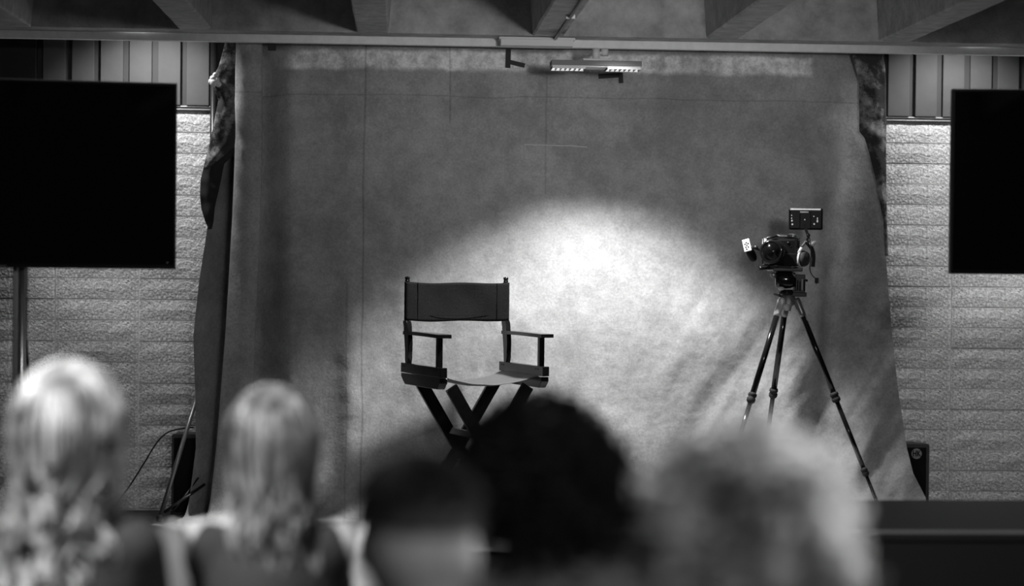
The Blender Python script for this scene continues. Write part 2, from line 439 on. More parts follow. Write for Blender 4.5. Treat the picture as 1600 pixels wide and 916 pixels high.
def loft(name, rows, Yf, m, parent, n=14, amp=.006, seed=0.0):
    vs = []; fs = []
    rr = []
    for (y0, l0, r0), (y1, l1, r1) in zip(rows, rows[1:]):
        st_ = max(2, int(abs(y1 - y0) / 4))
        for k in range(st_): t = k / st_; rr.append((y0 + (y1 - y0) * t, l0 + (l1 - l0) * t, r0 + (r1 - r0) * t))
    rr.append(rows[-1])
    for (y, l, r) in rr:
        for i in range(n + 1):
            t = i / n; x = l + (r - l) * t
            d = amp * 3 * noise.noise(Vector((x / 14 + seed, y / 22, seed))) - .02 * math.sin(t * math.pi)
            yy = y if not isinstance(y, tuple) else y
            vs.append(PX(x, y, Yf + d))
    m_ = n + 1
    for r in range(len(rr) - 1):
        for i in range(n): a = r * m_ + i; fs.append((a, a + 1, a + m_ + 1, a + m_))
    o = obj(name, (vs, [], fs), m, parent, True)
    s = o.modifiers.new('thick', 'SOLIDIFY'); s.thickness = .003
    return o
f1 = loft('turned_edge', [(50, 357, 368), (66, 353, 368), (105, 342, 367), (127, 330, 367), (137, 334, 367), (156, 342, 366), (176, 338, 367), (200, 333.5, 368), (216, 330, 367), (228, 327, 366), (240, 324, 353), (252, 321, 338), (264, 319, 323)], 9.02, lining, bd)
f1['label'] = 'silvery lining of the left edge turned outward'
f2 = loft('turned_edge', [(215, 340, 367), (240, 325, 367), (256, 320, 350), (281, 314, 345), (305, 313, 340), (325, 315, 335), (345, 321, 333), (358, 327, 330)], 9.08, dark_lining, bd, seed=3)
f2['label'] = 'dark back side of the cloth at the left edge'
f3 = loft('turned_edge', [(60, 1326, 1375), (82, 1329, 1378), (100, 1335, 1382), (125, 1342, 1384), (205, 1343, 1384.5), (215, 1351, 1384), (240, 1359, 1384), (290, 1371, 1384), (345, 1381, 1385), (400, 1384, 1387)], 9.10, lining, bd, seed=6)
f3['label'] = 'silvery lining of the right edge turned outward'
# knotted white cloth tie at the left edge
bm = bmesh.new()
for (x, y, r) in ((334, 129, 6.5), (341, 131, 5), (336, 117, 4), (333, 122, 4.5), (330, 128, 4), (339, 125, 4.5)):
    bmesh.ops.create_uvsphere(bm, u_segments=14, v_segments=10, radius=r / 330.0, matrix=Matrix.Translation(PX(x, y, 8.99)))
for v in bm.verts: v.co += Vector((0, 0, 1)) * .004 * noise.noise(v.co * 60) + Vector((1, 0, 0)) * .004 * noise.noise(v.co * 50)
o = obj('cloth_knot', bm, white_cloth, bd, True); o['label'] = 'bright white knotted cloth end'
# tape marks, thread, clip
def tapeL(p, q, w):
    d = (q - p); L_ = d.length; d.normalize(); n = Vector((-d.z, 0, d.x))
    return [p + n * w / 2, p - n * w / 2, q - n * w / 2, q + n * w / 2]
def curtain_y(px, py): return CY + fold(px, py, 400) - .004
for segs in (((794.5, 77, 793.5, 106, 8), (797, 97, 820, 102.5, 7)), ((935, 119.5, 973, 117, 7.5), (970, 114, 970.5, 130, 7))):
    bm = bmesh.new()
    for k, (xa, ya, xb, yb, wd) in enumerate(segs):
        Y = min(curtain_y(x, y) for x, y in ((xa, ya), (xb, yb))) - .003 - .001 * k
        q = tapeL(PX(xa, ya, Y), PX(xb, yb, Y), wd * Y / F)
        f = [bm.verts.new(v) for v in q]; g = [bm.verts.new(v + Vector((0, .0008, 0))) for v in q]
        bm.faces.new(f); bm.faces.new(g[::-1])
        for i in range(4): bm.faces.new((f[i], f[(i + 1) % 4], g[(i + 1) % 4], g[i]))
    o = obj('tape_mark', bm, tape_mat, bd); o['label'] = 'corner mark of black tape'
bm = bmesh.new()
tube(bm, [PX(x, y, curtain_y(x, y) - .004) for x, y in ((820, 235), (820, 226), (845, 226.5), (870, 227.5), (895, 228), (917, 230))], .0012, 6)
obj('loose_thread', bm, white_cloth, bd)['label'] = 'pale loose thread'
a = PX(419, 66, 8.99); b = PX(431, 79, 8.99)
obj('clip', bx((a.x, 8.98, b.z), (b.x, 9.0, a.z + .02), .003), tape_mat, bd)

# backdrop stand behind and beside the curtain
bs = thing('backdrop_stand', 'leaning black metal stand leg beside the left edge of the backdrop', 'stand', (PX(330, 560, 9.34).x, 9.345, SZ))
o0 = bs.location.copy()
def P_(px, py, Y): return PX(px, py, Y) - o0
bm = bmesh.new(); cyl(bm, (0, 0, .08), (0, 0, 2.32), .016)
obj('upright', bm, black_metal, bs, True)
bm = bmesh.new(); cyl(bm, (0, 0, 2.33), (3.1, 0, 2.33), .014); obj('crossbar', bm, black_metal, bs, True)
pa = P_(313, 604, 9.2); pb = P_(249, 809, 9.0); pb.z = 0.012
bm = bmesh.new(); cyl(bm, pa, pb, .0105, .010); obj('leg', bm, grey_metal, bs, True)
bm = bmesh.new(); cyl(bm, pb + Vector((0, 0, .02)), pb - Vector((0, 0, .011)), .014); obj('rubber_foot', bm, rubber, bs, True)
bm = bmesh.new(); cyl(bm, (0, 0, .62), pa, .009); obj('brace', bm, black_metal, bs, True)
pc = P_(292, 800, 9.1); pd = P_(320, 757, 9.15)
bm = bmesh.new(); cyl(bm, pb + Vector((.02, .02, .03)), pd, .007); cyl(bm, pb + Vector((.05, .03, .02)), pd + Vector((-.03, 0, .03)), .004); obj('brace', bm, black_metal, bs, True)
# right upright
bm = bmesh.new(); cyl(bm, (3.1, 0, .0), (3.1, 0, 2.34), .016); obj('upright', bm, black_metal, bs, True)

# ------------------------------------------------------------------ loudspeakers
def speaker(name, label, pxl, pyt, pxr, Y, depth, badge, bottom=None, skew=0.0):
    a = PX(pxl, pyt, Y); b = PX(pxr, pyt, Y)
    W = b.x - a.x; zt_ = a.z; zb = SZ if bottom is None else bottom
    t = thing(name, label, 'speaker', (a.x, Y, zb))
    H = zt_ - zb
    bm = bmesh.new()
    pl = [(0, 0), (W, 0), (W * .72, depth), (W * .12, depth)]
    v0 = [bm.verts.new((x, y, 0)) for x, y in pl]; v1 = [bm.verts.new((x, y, H)) for x, y in pl]
    bm.faces.new(v0); bm.faces.new(v1)
    for i in range(4): bm.faces.new((v0[i], v0[(i + 1) % 4], v1[(i + 1) % 4], v1[i]))
    bmesh.ops.bevel(bm, geom=bm.edges[:], offset=.004, segments=2, affect='EDGES')
    obj('cabinet', bm, mat('speaker_paint', .035, .6, ns=90, na=.3, bump=.3, bs=200), t)
    obj('grille', bx((.012, -.006, .012), (W - .018, .001, H - .016), .003), black_plastic, t)
    if badge:
        c = Vector(((PX(1431.5, 709, Y).x - a.x), -.008, PX(1431.5, 709, Y).z - zb))
        bm = bmesh.new(); cyl(bm, c + Vector((0, .004, 0)), c, .0255, seg=32); g = obj('badge', bm, badge_mat, t)
        cu = bpy.data.curves.new('badge_text', 'FONT'); cu.body = 'HK'; cu.size = .034; cu.extrude = .0008; cu.align_x = 'CENTER'; cu.align_y = 'CENTER'; cu.offset = .0006
        to = bpy.data.objects.new('tmp', cu); C.objects.link(to)
        dg = bpy.context.evaluated_depsgraph_get(); me = bpy.data.meshes.new_from_object(to.evaluated_get(dg)); bpy.data.objects.remove(to)
        me.materials.clear(); me.materials.append(black_plastic)
        for v in me.vertices: v.co.x *= .85; v.co.y *= 1.2
        lo = bpy.data.objects.new('lettering', me); C.objects.link(lo); lo.parent = g; lo.location = c + Vector((0, -.001, 0)); lo.rotation_euler = (R(90), 0, 0)
    return t
speaker('loudspeaker', 'black wedge loudspeaker with a round grey badge at the right edge of the backdrop', 1404, 694, 1453, 9.25, .14, True)
speaker('loudspeaker', 'black loudspeaker half hidden behind the leaning stand leg at left', 268, 679, 318, 9.25, .14, False)
# cable arching from the left speaker down to the left
bm = bmesh.new()
pts = [PX(x, y, Y) for x, y, Y in ((302, 668, 9.2), (284, 670, 9.16), (262, 676, 9.12), (245, 692, 9.1), (225, 724, 9.1), (205, 756, 9.1), (187, 781, 9.1), (170, 796, 9.08))]
pts[-1].z = SZ + .004
tube(bm, spline(pts, 8), .0038, 8)
tag(obj('speaker_cable', bm, rubber, smooth=True), 'thin black cable arching from the left loudspeaker down the block wall', 'cable')

# ------------------------------------------------------------------ televisions
def television(corners, Y0, Y1, label, logo, name='television'):
    # corners px: inner edge top / bottom at depth Y0 ; the panel runs 1.23 m away from the inner edge
    (xt, yt), (xb, yb) = corners
    top = PX(xt, yt, Y0); bot = PX(xb, yb, Y0)
    H = top.z - bot.z; W = 1.235
    sgn = -1 if logo else 1
    ang = math.asin((Y1 - Y0) / W) * -1
    # local frame: x along the panel from left to right
    dirv = Vector((math.cos(ang), sgn * math.sin(-ang) * -1, 0))
    if logo:   # left set; inner edge is its right edge
        left = Vector((top.x - math.cos(ang) * W, Y1, bot.z)); rz = math.atan2(Y0 - Y1, math.cos(ang) * W)
    else:
        left = Vector((bot.x, Y0, bot.z)); rz = math.atan2(Y1 - Y0, math.cos(ang) * W)
    t = thing(name, label, 'television', left, rz)
    obj('casing', bx((0, .004, 0), (W, .045, H), .004), black_plastic, t)
    obj('screen', bx((.008, -.001, .016), (W - .008, .006, H - .008), .0005), screen_mat, t)
    obj('bezel_bottom', bx((0, -.003, 0), (W, .006, .014), .001), black_gloss, t)
    obj('top_edge', bx((0, .0, H), (W, .04, H + .0025), .0005), grey_metal, t)
    if logo:
        bm = bmesh.new(); x = W / 2 - .014
        for k in range(7): box(bm, (x + k * .0042, -.0038, .0045), (x + k * .0042 + .0028, -.0028, .0085))
        obj('lettering', bm, badge_mat, t)
        obj('indicator', bx((W - .032, -.004, .022), (W - .029, 0, .026)), white_cloth, t)
    s = thing('television_stand', 'chrome and black pole stand holding the left television' if logo else 'chrome and black pole stand holding the right television', 'stand', (left.x + math.cos(rz) * W / 2 + (.045 if logo else 0), (Y0 + Y1) / 2 + .10, 0), rz)
    zt_ = bot.z + .45
    obj('base_plate', bx((-.3, -.25, 0), (.3, .25, .02), .006), black_metal, s)
    bm = bmesh.new(); cyl(bm, (.006, 0, .02), (.006, 0, zt_), .0145, seg=28); obj('pole', bm, chrome, s, True)
    obj('pole', bx((-.028, .006, .02), (-.010, .03, zt_), .003), grey_metal, s)['label'] = 'flat grey pole'
    obj('cable_channel', bx((.016, .0, .02), (.024, .03, zt_), .002), black_plastic, s)
    obj('mount_plate', bx((-.2, -.05, bot.z + .12), (.2, -.02, zt_ + .02), .004), black_metal, s)
    obj('bracket', bx((-.05, -.045, bot.z + .2), (.05, .02, zt_ - .05), .003), black_metal, s)
    return t, s
tvl, sdl = television(((277, 131), (270.5, 421)), 7.12, 6.96, 'large black television at the left, in front of the block wall', True)
tvr, sdr = television(((1491, 139.5), (1485, 428)), 7.12, 7.02, 'large black television at the right edge of the picture', False)
bm = bmesh.new()
tube(bm, spline([PX(38, 424, 7.16), PX(39, 500, 7.16), PX(42, 540, 7.16), PX(45, 600, 7.16), PX(44, 700, 7.14), PX(42, 900, 7.12)] + [Vector((PX(42, 900, 7.12).x, 7.12, .004)), Vector((PX(42, 900, 7.12).x - .3, 7.0, .004))], 8), .0035, 8)
tag(obj('power_cable', bm, rubber, smooth=True), 'thin black cable hanging beside the pole of the left television', 'cable')

# ------------------------------------------------------------------ folding director's chair
yaw = R(21)
pm = (PX(632, 438, 8.66) + PX(795, 438, 8.84)) / 2
fw = Vector((math.sin(yaw), -math.cos(yaw), 0)); rt = Vector((math.cos(yaw), math.sin(yaw), 0))
HW = 0.243; HD = .205
CZ0 = SZ + .016
org = Vector((pm.x, 8.75, 0)) + fw * HD; org.z = CZ0
ch = thing('directors_chair', "tall black folding director's chair with canvas back and seat, centre stage", 'chair', org, yaw)
# local: x right, y away from viewer (back = +HD), -y = front
def zl(py, Y=8.7): return PX(713, py, Y).z - CZ0
z_rail = zl(590, 8.5); z_arm = zl(521, 8.6); z_top = zl(433, 8.75); z_cb = zl(501, 8.75); z_ct = zl(441, 8.75)
zR = z_rail + .012
LR = .475
for s in (-1, 1):
    x = s * HW
    obj('side_rail', bx((x - .016, -LR / 2, zR), (x + .016, LR / 2, zR + .043), .003), chair_wood, ch)
    # lower rail with chamfered ends (hinged to the legs)
    bm = bmesh.new()
    prof = [(-LR / 2 + .005, zR - .003), (LR / 2 - .005, zR - .003), (LR / 2 - .005, zR - .02), (LR / 2 - .05, zR - .052), (-LR / 2 + .035, zR - .052), (-LR / 2 + .005, zR - .024)]
    xi = x - s * .002
    va = [bm.verts.new((xi - .018, y, z)) for y, z in prof]; vb = [bm.verts.new((xi + .018, y, z)) for y, z in prof]
    bm.faces.new(va); bm.faces.new(vb)
    for i in range(6): bm.faces.new((va[i], va[(i + 1) % 6], vb[(i + 1) % 6], vb[i]))
    bmesh.ops.bevel(bm, geom=bm.edges[:], offset=.002, segments=1, affect='EDGES')
    obj('lower_rail', bm, chair_wood, ch)
    for y in (-LR / 2 + .05, -LR / 2 + .075, LR / 2 - .05, LR / 2 - .03):
        bm = bmesh.new(); cyl(bm, (x - .0175, y, zR + .03), (x + .0175, y, zR + .03), .003, seg=8); obj('bolt', bm, black_plastic, ch)
    # back post: lower curved wooden blade then round upper stick
    bm = bmesh.new(); prev = None; n = 14
    for i in range(n + 1):
        t = i / n; z = zR + .04 + (z_cb + .0 - zR - .04) * t
        yb = HD - .022 + .022 * t ** 1.0 - .012 * math.sin(t * math.pi)
        wd = .013 + .012 * math.sin(min(1, t * 1.15) * math.pi * .62)
        ring = [bm.verts.new((x + dx, yb + dy, z)) for dx, dy in ((-.011, -wd), (.011, -wd), (.011, wd), (-.011, wd))]
        if prev:
            for k in range(4): bm.faces.new((prev[k], prev[(k + 1) % 4], ring[(k + 1) % 4], ring[k]))
        else: bm.faces.new(ring)
        prev = ring
    bm.faces.new(prev); bmesh.ops.bevel(bm, geom=[e for e in bm.edges if abs((e.verts[0].co - e.verts[1].co).z) > .01], offset=.003, segments=2, affect='EDGES')
    obj('back_post', bm, chair_wood, ch)
    bm = bmesh.new(); cyl(bm, (x, HD, z_cb - .01), (x, HD, z_ct + .004), .0095)
    lathe(bm, (x, HD, z_ct), (0, 0, 1), [(0, .006), (.002, .010), (.006, .012), (.010, .009), (.014, .012), (.021, .012), (.024, .008), (.025, 0)], 16)
    obj('finial_post', bm, chair_wood, ch, True)
    # arm and front arm post
    yf = -LR / 2 + .055
    bm = bmesh.new(); box(bm, (x - .012, yf - .012, zR + .04), (x + .012, yf + .012, z_arm - .008), .002)
    obj('arm_post', bm, chair_wood, ch)
    bm = bmesh.new()
    n = 16; prev = None
    for i in range(n + 1):
        t = i / n; y = HD + .015 - (HD + .015 + LR / 2 + .01) * t; wd = .014 + .016 * ss(0, .8, t); z = z_arm + .002 * math.sin(t * 3)
        ring = [bm.verts.new(p) for p in ((x - wd, y, z - .010), (x + wd, y, z - .010), (x + wd, y, z + .006), (x - wd, y, z + .006))]
        if prev:
            for k in range(4): bm.faces.new((prev[k], prev[(k + 1) % 4], ring[(k + 1) % 4], ring[k]))
        else: bm.faces.new(ring)
        prev = ring
    bm.faces.new(prev); bmesh.ops.bevel(bm, geom=[e for e in bm.edges if e.calc_face_angle(0) > .8], offset=.003, segments=2, affect='EDGES')
    obj('armrest', bm, chair_wood, ch)
# canvas back: wraps the posts, slack in the middle
bm = bmesh.new(); nx, nz = 48, 14; th = .0022
grid = []
for j in range(nz + 1):
    t = j / nz; z = z_cb + (z_ct - z_cb) * t; row = []
    for i in range(nx + 1):
        u = i / nx * 2 - 1; x = u * (HW + .012)
        e = min(1, (1 - abs(u)) / .09)
        y = HD - .0105 if e < 1 else HD - .0105
        y = HD - .0115 + .030 * ss(0, 1, (1 - abs(u)) / .8) * (.75 + .25 * math.sin(t * 3)) + (.006 * noise.noise(Vector((u * 2.4, t * 1.6, 4))) if e >= 1 else 0)
        zz = z + (.0025 * math.sin(u * 5 + 1) - .004 * (1 - u * u)) * (1 if j in (0, nz) else .6)
        row.append(bm.verts.new((x, y, zz)))
    grid.append(row)
for j in range(nz):
    for i in range(nx): bm.faces.new((grid[j][i], grid[j][i + 1], grid[j + 1][i + 1], grid[j + 1][i]))
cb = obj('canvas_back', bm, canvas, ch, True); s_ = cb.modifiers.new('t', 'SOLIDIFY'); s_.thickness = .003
for s in (-1, 1):
    bm = bmesh.new(); n = 16
    ra = []
    for k in range(n + 1):
        a = math.pi * (1.0 + k / n * 1.0)
        ra.append((s * HW + .0135 * math.cos(a), HD + .0135 * math.sin(a)))
    for k in range(n + 1):
        a = math.pi * k / n; ra.append((s * HW + .0135 * math.cos(a), HD + .0135 * math.sin(a)))
    lo = [bm.verts.new((x, y, z_cb + .001)) for x, y in ra]; hi = [bm.verts.new((x, y, z_ct)) for x, y in ra]
    for k in range(len(ra) - 1): bm.faces.new((lo[k], lo[k + 1], hi[k + 1], hi[k]))
    o = obj('canvas_sleeve', bm, canvas, cb, True)
    obj('stitching', bx((s * (HW - .048) - .0006, HD - .0115, z_cb + .003), (s * (HW - .048) + .0006, HD - .006, z_ct - .004)), black_plastic, cb)
obj('stitching', bx((-HW + .05, HD - .0, z_cb + .022), (HW - .05, HD + .002, z_cb + .023)), black_plastic, cb)
# canvas seat: sags between the rails
bm = bmesh.new(); nx, ny = 40, 22; grid = []
for j in range(ny + 1):
    v = j / ny; y = -.20 + .40 * v; row = []
    for i in range(nx + 1):
        u = i / nx * 2 - 1; x = u * (HW - .016)
        sag = .040 + .012 * math.sin(v * 3.1) + (.014 if j == 0 else 0) * 0
        z = zR + .004 - sag * (1 - abs(u) ** 2.0) + .004 * noise.noise(Vector((u * 2.5, v * 2.5, 1)))
        yy = y + (.02 * (1 - u * u) if v < .1 else 0)
        row.append(bm.verts.new((x, yy, z)))
    grid.append(row)
for j in range(ny):
    for i in range(nx): bm.faces.new((grid[j][i], grid[j][i + 1], grid[j + 1][i + 1], grid[j + 1][i]))
o = obj('canvas_seat', bm, seat_canvas_lit, ch, True); o.modifiers.new('t', 'SOLIDIFY').thickness = .003
# crossed legs, front pair and back pair
for y, wd in ((HD - .028, 0), (-HD + .028, 0)):
    for s in (-1, 1):
        dy = .011 * s
        a = Vector((s * (HW - .055), y + dy, zR - .045)); b = Vector((-s * (HW - .03), y + dy, .012))
        obj('leg', plank(a, b, .056, .019, (1, 0, 0)), chair_wood, ch)
    c = (Vector((0, y, 0)) + Vector((0, y, 0))) / 2
    bm = bmesh.new(); zc_ = (zR - .045) * .47; cyl(bm, (0, y - .026, zc_), (0, y + .026, zc_), .005, seg=10); obj('bolt', bm, chrome, ch)
for s in (-1, 1):
    t = .33; a = Vector((s * (HW - .055), 0, zR - .045)); b = Vector((-s * (HW - .03), 0, .012)); m_ = a.lerp(b, t)
    obj('stretcher', bx((m_.x - .009, -HD + .04, m_.z - .014), (m_.x + .009, HD - .04, m_.z + .014), .002), chair_wood, ch)
    for yy in (HD - .028 + .011 * s, -HD + .028 + .011 * s):
        bm = bmesh.new(); cyl(bm, (m_.x, yy - .0125, m_.z), (m_.x, yy + .0125, m_.z), .0045, seg=10); obj('bolt', bm, chrome, ch)
    t2_ = .95; m_ = a.lerp(b, t2_)
    obj('foot_rail', bx((m_.x - .016, -LR / 2, .0), (m_.x + .016, LR / 2, .03), .003), chair_wood, ch)

# ------------------------------------------------------------------ tripod with fluid head
TY = 8.45
apex = PX(1231, 470, TY)
tz = SZ + .016
tp = thing('tripod', 'black three-legged tripod with fluid head standing at the right of the backdrop', 'tripod', (apex.x, TY, tz))
TO = Vector((apex.x, TY, tz))
def T_(px, py, dY=0.0): return PX(px, py, TY + dY) - TO
ah = T_(1231, 470).z
def leg(dx, dy, top_off, tall):
    top = Vector((top_off[0], top_off[1], ah - .0)); foot = Vector((dx, dy, 0.006)); d = (foot - top); Ln = d.length; dn = d.normalized()
    sp = lambda t: top + dn * (Ln * t)
    bm = bmesh.new(); cyl(bm, sp(.02), sp(.40), .0135, seg=20); l1 = obj('leg', bm, black_gloss, tp, True)
    bm = bmesh.new(); lathe(bm, sp(.385), dn, [(0, .014), (.004, .019), (.014, .020), (.017, .017), (.024, .017), (.027, .020), (.040, .019), (.046, .014)], 20); obj('leg_lock', bm, rubber, l1, True)
    bm = bmesh.new(); cyl(bm, sp(.40), sp(.72), .0105, seg=18); obj('leg_tube', bm, black_gloss, l1, True)
    bm = bmesh.new(); lathe(bm, sp(.70), dn, [(0, .011), (.004, .015), (.014, .016), (.018, .0135), (.024, .016), (.034, .015), (.040, .010)], 18); obj('leg_lock', bm, rubber, l1, True)
    bm = bmesh.new(); cyl(bm, sp(.72), sp(.985), .008, seg=16); obj('leg_tube', bm, black_gloss, l1, True)
    bm = bmesh.new(); lathe(bm, sp(.965), dn, [(0, .009), (.01, .013), (.025, .013), (Ln * .035, .004)], 14); obj('rubber_foot', bm, rubber, l1, True)
    # shoulder casting
    bm = bmesh.new(); prof = [(-.012, .012), (.0, .0175), (.06, .0165), (.075, .0155)]
    lathe(bm, top, dn, prof, 16); obj('leg_shoulder', bm, silver if tall else grey_metal, l1, True)
fl = T_(1100, 838); 
leg(.45, -.13, (.038, -.012), False); leg(-.40, -.30, (-.034, -.026), True); leg(-.05, .44, (-.000, .035), False)
bm = bmesh.new(); lathe(bm, (0, 0, ah - .045), (0, 0, 1), [(0, .014), (.02, .018), (.03, .034), (.055, .036), (.062, .030), (.072, .030)], 24)
obj('crown', bm, grey_metal, tp, True)
bm = bmesh.new(); cyl(bm, (-.005, -.037, ah - .005), (-.005, -.046, ah - .005), .010, seg=16); obj('crown_bolt', bm, silver, tp, True)
bm = bmesh.new(); lathe(bm, T_(1229, 484), (0, 0, 1), [(0, .004), (.012, .008), (.03, .008), (.045, .012)], 12); obj('hook', bm, grey_metal, tp, True)
# fluid head
h0 = T_(1229, 457)
bm = bmesh.new(); lathe(bm, h0 - Vector((0, 0, .012)), (0, 0, 1), [(0, .032), (.006, .038), (.012, .038), (.016, .028), (.024, .028)], 28); obj('pan_base', bm, black_gloss, tp, True)
c = T_(1226, 437)
bm = bmesh.new(); lathe(bm, c - Vector((.044, .0, 0)), (1, -.12, 0), [(0, .022), (.004, .034), (.018, .038), (.05, .040), (.07, .038), (.09, .030), (.094, .0)], 30); obj('tilt_drum', bm, black_gloss, tp, True)
bm = bmesh.new(); lathe(bm, T_(1208, 430) , (-.2, -1, 0), [(-.02, .007), (0, .013), (.016, .013), (.02, .009)], 16); obj('knob', bm, grey_metal, tp, True)
bm = bmesh.new(); lathe(bm, T_(1221, 451, -.035), (.1, -1, .15), [(-.01, .012), (0, .014), (.006, .012), (.009, 0)], 18)
for v in bm.verts: v.co.z = (v.co.z - T_(1221, 451).z) * .6 + T_(1221, 451).z
obj('level_dial', bm, silver, tp, True)
a = T_(1204, 424); b = T_(1250, 418.5)
obj('slide_plate', bx((a.x, -.06, a.z), (b.x, .09, b.z), .004), black_metal, tp)
for (x0_, y0_, x1_, y1_, dy0, dy1) in ((1239, 429, 1258, 461, -.01, .02), (1236, 457, 1258.5, 463.5, -.03, .03)):
    a = T_(x0_, y1_); b = T_(x1_, y0_); obj('side_plate', bx((a.x, dy0, a.z), (b.x, dy1, b.z), .003), black_metal, tp)
for k in range(5):
    a = T_(1241 + 3.4 * k, 455 - 1 * (k % 2)); b = T_(1243 + 3.4 * k, 436 + 2 * (k % 3)); obj('cooling_fin', bx((a.x, -.018, a.z), (b.x, -.008, b.z), .001), grey_metal if k == 3 else black_gloss, tp)
bm = bmesh.new(); cyl(bm, T_(1257, 438), T_(1262, 438.5), .005, seg=10); obj('knob', bm, rubber, tp, True)
bm = bmesh.new(); cyl(bm, T_(1238, 427, -.03), T_(1243, 434, -.035), .006, seg=10); obj('lock_lever', bm, grey_metal, tp, True)
bm = bmesh.new(); cyl(bm, T_(1209, 459), T_(1222, 464), .0045, seg=8); obj('lock_lever', bm, black_metal, tp, True)

# ------------------------------------------------------------------ cinema camera rig
cr = thing('cinema_camera', 'compact black cinema camera with big lens, handle and monitor, mounted on the tripod', 'camera', PX(1226, 418.5, TY))
CO = cr.location.copy()
def K(px, py, dY=0.0): return PX(px, py, TY + dY) - CO
ax = Vector((-.36, -.93, 0)).normalized()               # lens axis towards the viewer
sd = Vector((-ax.y, ax.x, 0)); sd = sd if sd.x > 0 else -sd
def obox(c, hx, hy, hz, bev=.003):
    bm = bmesh.new(); m = Matrix((sd, -ax, Vector((0, 0, 1)))).transposed().to_4x4(); m.translation = c
    box(bm, (-hx, -hy, -hz), (hx, hy, hz), bev, m); return bm
bc = K(1226, 394, .03)
obj('body', obox(bc, .062, .045, .060, .010), black_plastic, cr)
lc = K(1205, 393.5, -.105)
bm = bmesh.new()
lathe(bm, lc, -ax, [(.044, .0), (.040, .030), (.008, .034), (.002, .044), (0, .050), (.006, .053), (.030, .053), (.036, .049), (.06, .049), (.066, .051), (.085, .051), (.09, .044), (.13, .042), (.15, .036)], 40)
ln = obj('lens', bm, black_plastic, cr, True)
bm = bmesh.new(); lathe(bm, lc - ax * .003, -ax, [(.036, 0), (.032, .012), (.028, .018), (.024, .0185), (.0235, .022), (.016, .0225), (.0155, .028), (.008, .0285), (.0075, .034)], 32)
obj('front_glass', bm, screen_mat, ln, True)
bm = bmesh.new(); lathe(bm, lc + ax * .001, -ax, [(.0, .041), (-.002, .0455), (0, .0505), (.004, .0505), (.004, .041), (0, .041)], 40)
obj('lens_ring', bm, black_gloss, ln, True)
bm = bmesh.new(); lathe(bm, lc + ax * .0005, -ax, [(.0035, .034), (.0025, .0355), (.004, .037), (.006, .034), (.0035, .034)], 36)
obj('lens_ring', bm, grey_metal, ln, True)
for k in range(3):
    t = (.042, .070, .1)[k]
    bm = bmesh.new(); r_ = (.051, .053, .046)[k]
    for i in range(36):
        a_ = 2 * math.pi * i / 36; u = sd * math.cos(a_) + Vector((0, 0, 1)) * math.sin(a_)
        p0 = lc - ax * t + u * r_; cyl(bm, p0, p0 - ax * .012, .0016, seg=5)
    obj('focus_gear', bm, rubber, ln)
# cage
for (xa, ya, xb, yb, r_) in ((1194, 373, 1214, 369, .005), (1192, 373, 1191, 414, .004), (1191, 414, 1240, 417, .005), (1248, 372, 1249, 414, .004), (1214, 368, 1248, 374, .004)):
    bm = bmesh.new(); cyl(bm, K(xa, ya, .0), K(xb, yb, .0), r_, seg=8); obj('cage_bar', bm, black_metal, cr, True)
obj('top_handle', obox(K(1225, 368.5, .02), .036, .018, .007, .003), black_metal, cr)
obj('top_handle_insert', obox(K(1223, 369, -.0), .02, .01, .003, .001), grey_metal, cr)
bm = bmesh.new(); lathe(bm, K(1238, 370, .03), (0, 0, 1), [(-.01, .02), (.004, .022), (.012, .018), (.014, .0)], 20); obj('mode_dial', bm, grey_metal, cr, True)
for k, (x, y) in enumerate(((1238, 377), (1243, 382), (1236, 386), (1244, 390), (1232, 380), (1240, 396), (1233, 402), (1244, 403), (1229, 408), (1240, 410), (1234, 413))):
    bm = bmesh.new(); lathe(bm, K(x, y, -.02), ax, [(-.02, .008), (0, .008), (.005, .006), (.006, 0)], 10); obj('button', bm, grey_metal if k % 3 == 0 else black_gloss, cr, True)
obj('top_bracket', obox(K(1196, 376, -.03), .006, .006, .009, .001), silver, cr)
obj('battery_block', obox(K(1237, 406, .0), .035, .035, .028, .004), black_plastic, cr)
# base plate and rods
obj('base_plate', obox(K(1224, 417.5, .0), .05, .06, .006, .002), black_metal, cr)
a = K(1187, 419.5, -.08); b = K(1212, 418, -.0)
bm = bmesh.new(); cyl(bm, a, b, .0085, seg=14); cyl(bm, a + Vector((.0, .03, 0)) + Vector((.08, 0, 0)), b + Vector((.1, 0, -.003)), .007, seg=12); obj('support_rod', bm, black_gloss, cr, True)
# side grip with pale end plate on the left
bm = bmesh.new(); g0 = K(1169.5, 389, -.05); g1 = K(1178, 407, -.02)
lathe(bm, g0, g1 - g0, [(0, .014), (.01, .019), (.03, .0205), (.052, .020), (.064, .014), (.067, 0)], 18); gr = obj('side_grip', bm, black_plastic, cr, True)
pn = Vector((-.35, -.9, .25)).normalized()
bm = bmesh.new(); m = pn.to_track_quat('Z', 'Y').to_matrix().to_4x4(); m = m @ Matrix.Rotation(0, 4, 'Z')
cpt = K(1167, 383.5, -.075)
ux = Vector((1, -.35, .30)).normalized(); ux = (ux - pn * ux.dot(pn)).normalized(); uy = pn.cross(ux)
if uy.z < 0: uy = -uy
M4 = Matrix((ux, uy, pn)).transposed().to_4x4(); M4.translation = cpt
box(bm, (-.0165, -.028, -.003), (.0165, .028, .003), .006, Matrix.Translation(cpt) @ Matrix.Rotation(R(0), 4, 'Y') @ Matrix.Translation(-cpt) @ M4)
pl = obj('end_plate', bm, silver, gr); pl['label'] = 'pale end plate of the side grip'
for (u, v) in ((0, .012), (-.007, .006), (.007, .006), (0, .0), (-.006, -.008), (.005, -.010), (-.004, -.018)):
    bm = bmesh.new(); q = cpt + ux * u + uy * v; cyl(bm, q + pn * .0026, q + pn * .0040, .0034, seg=8); obj('screw_hole', bm, black_plastic, gr)
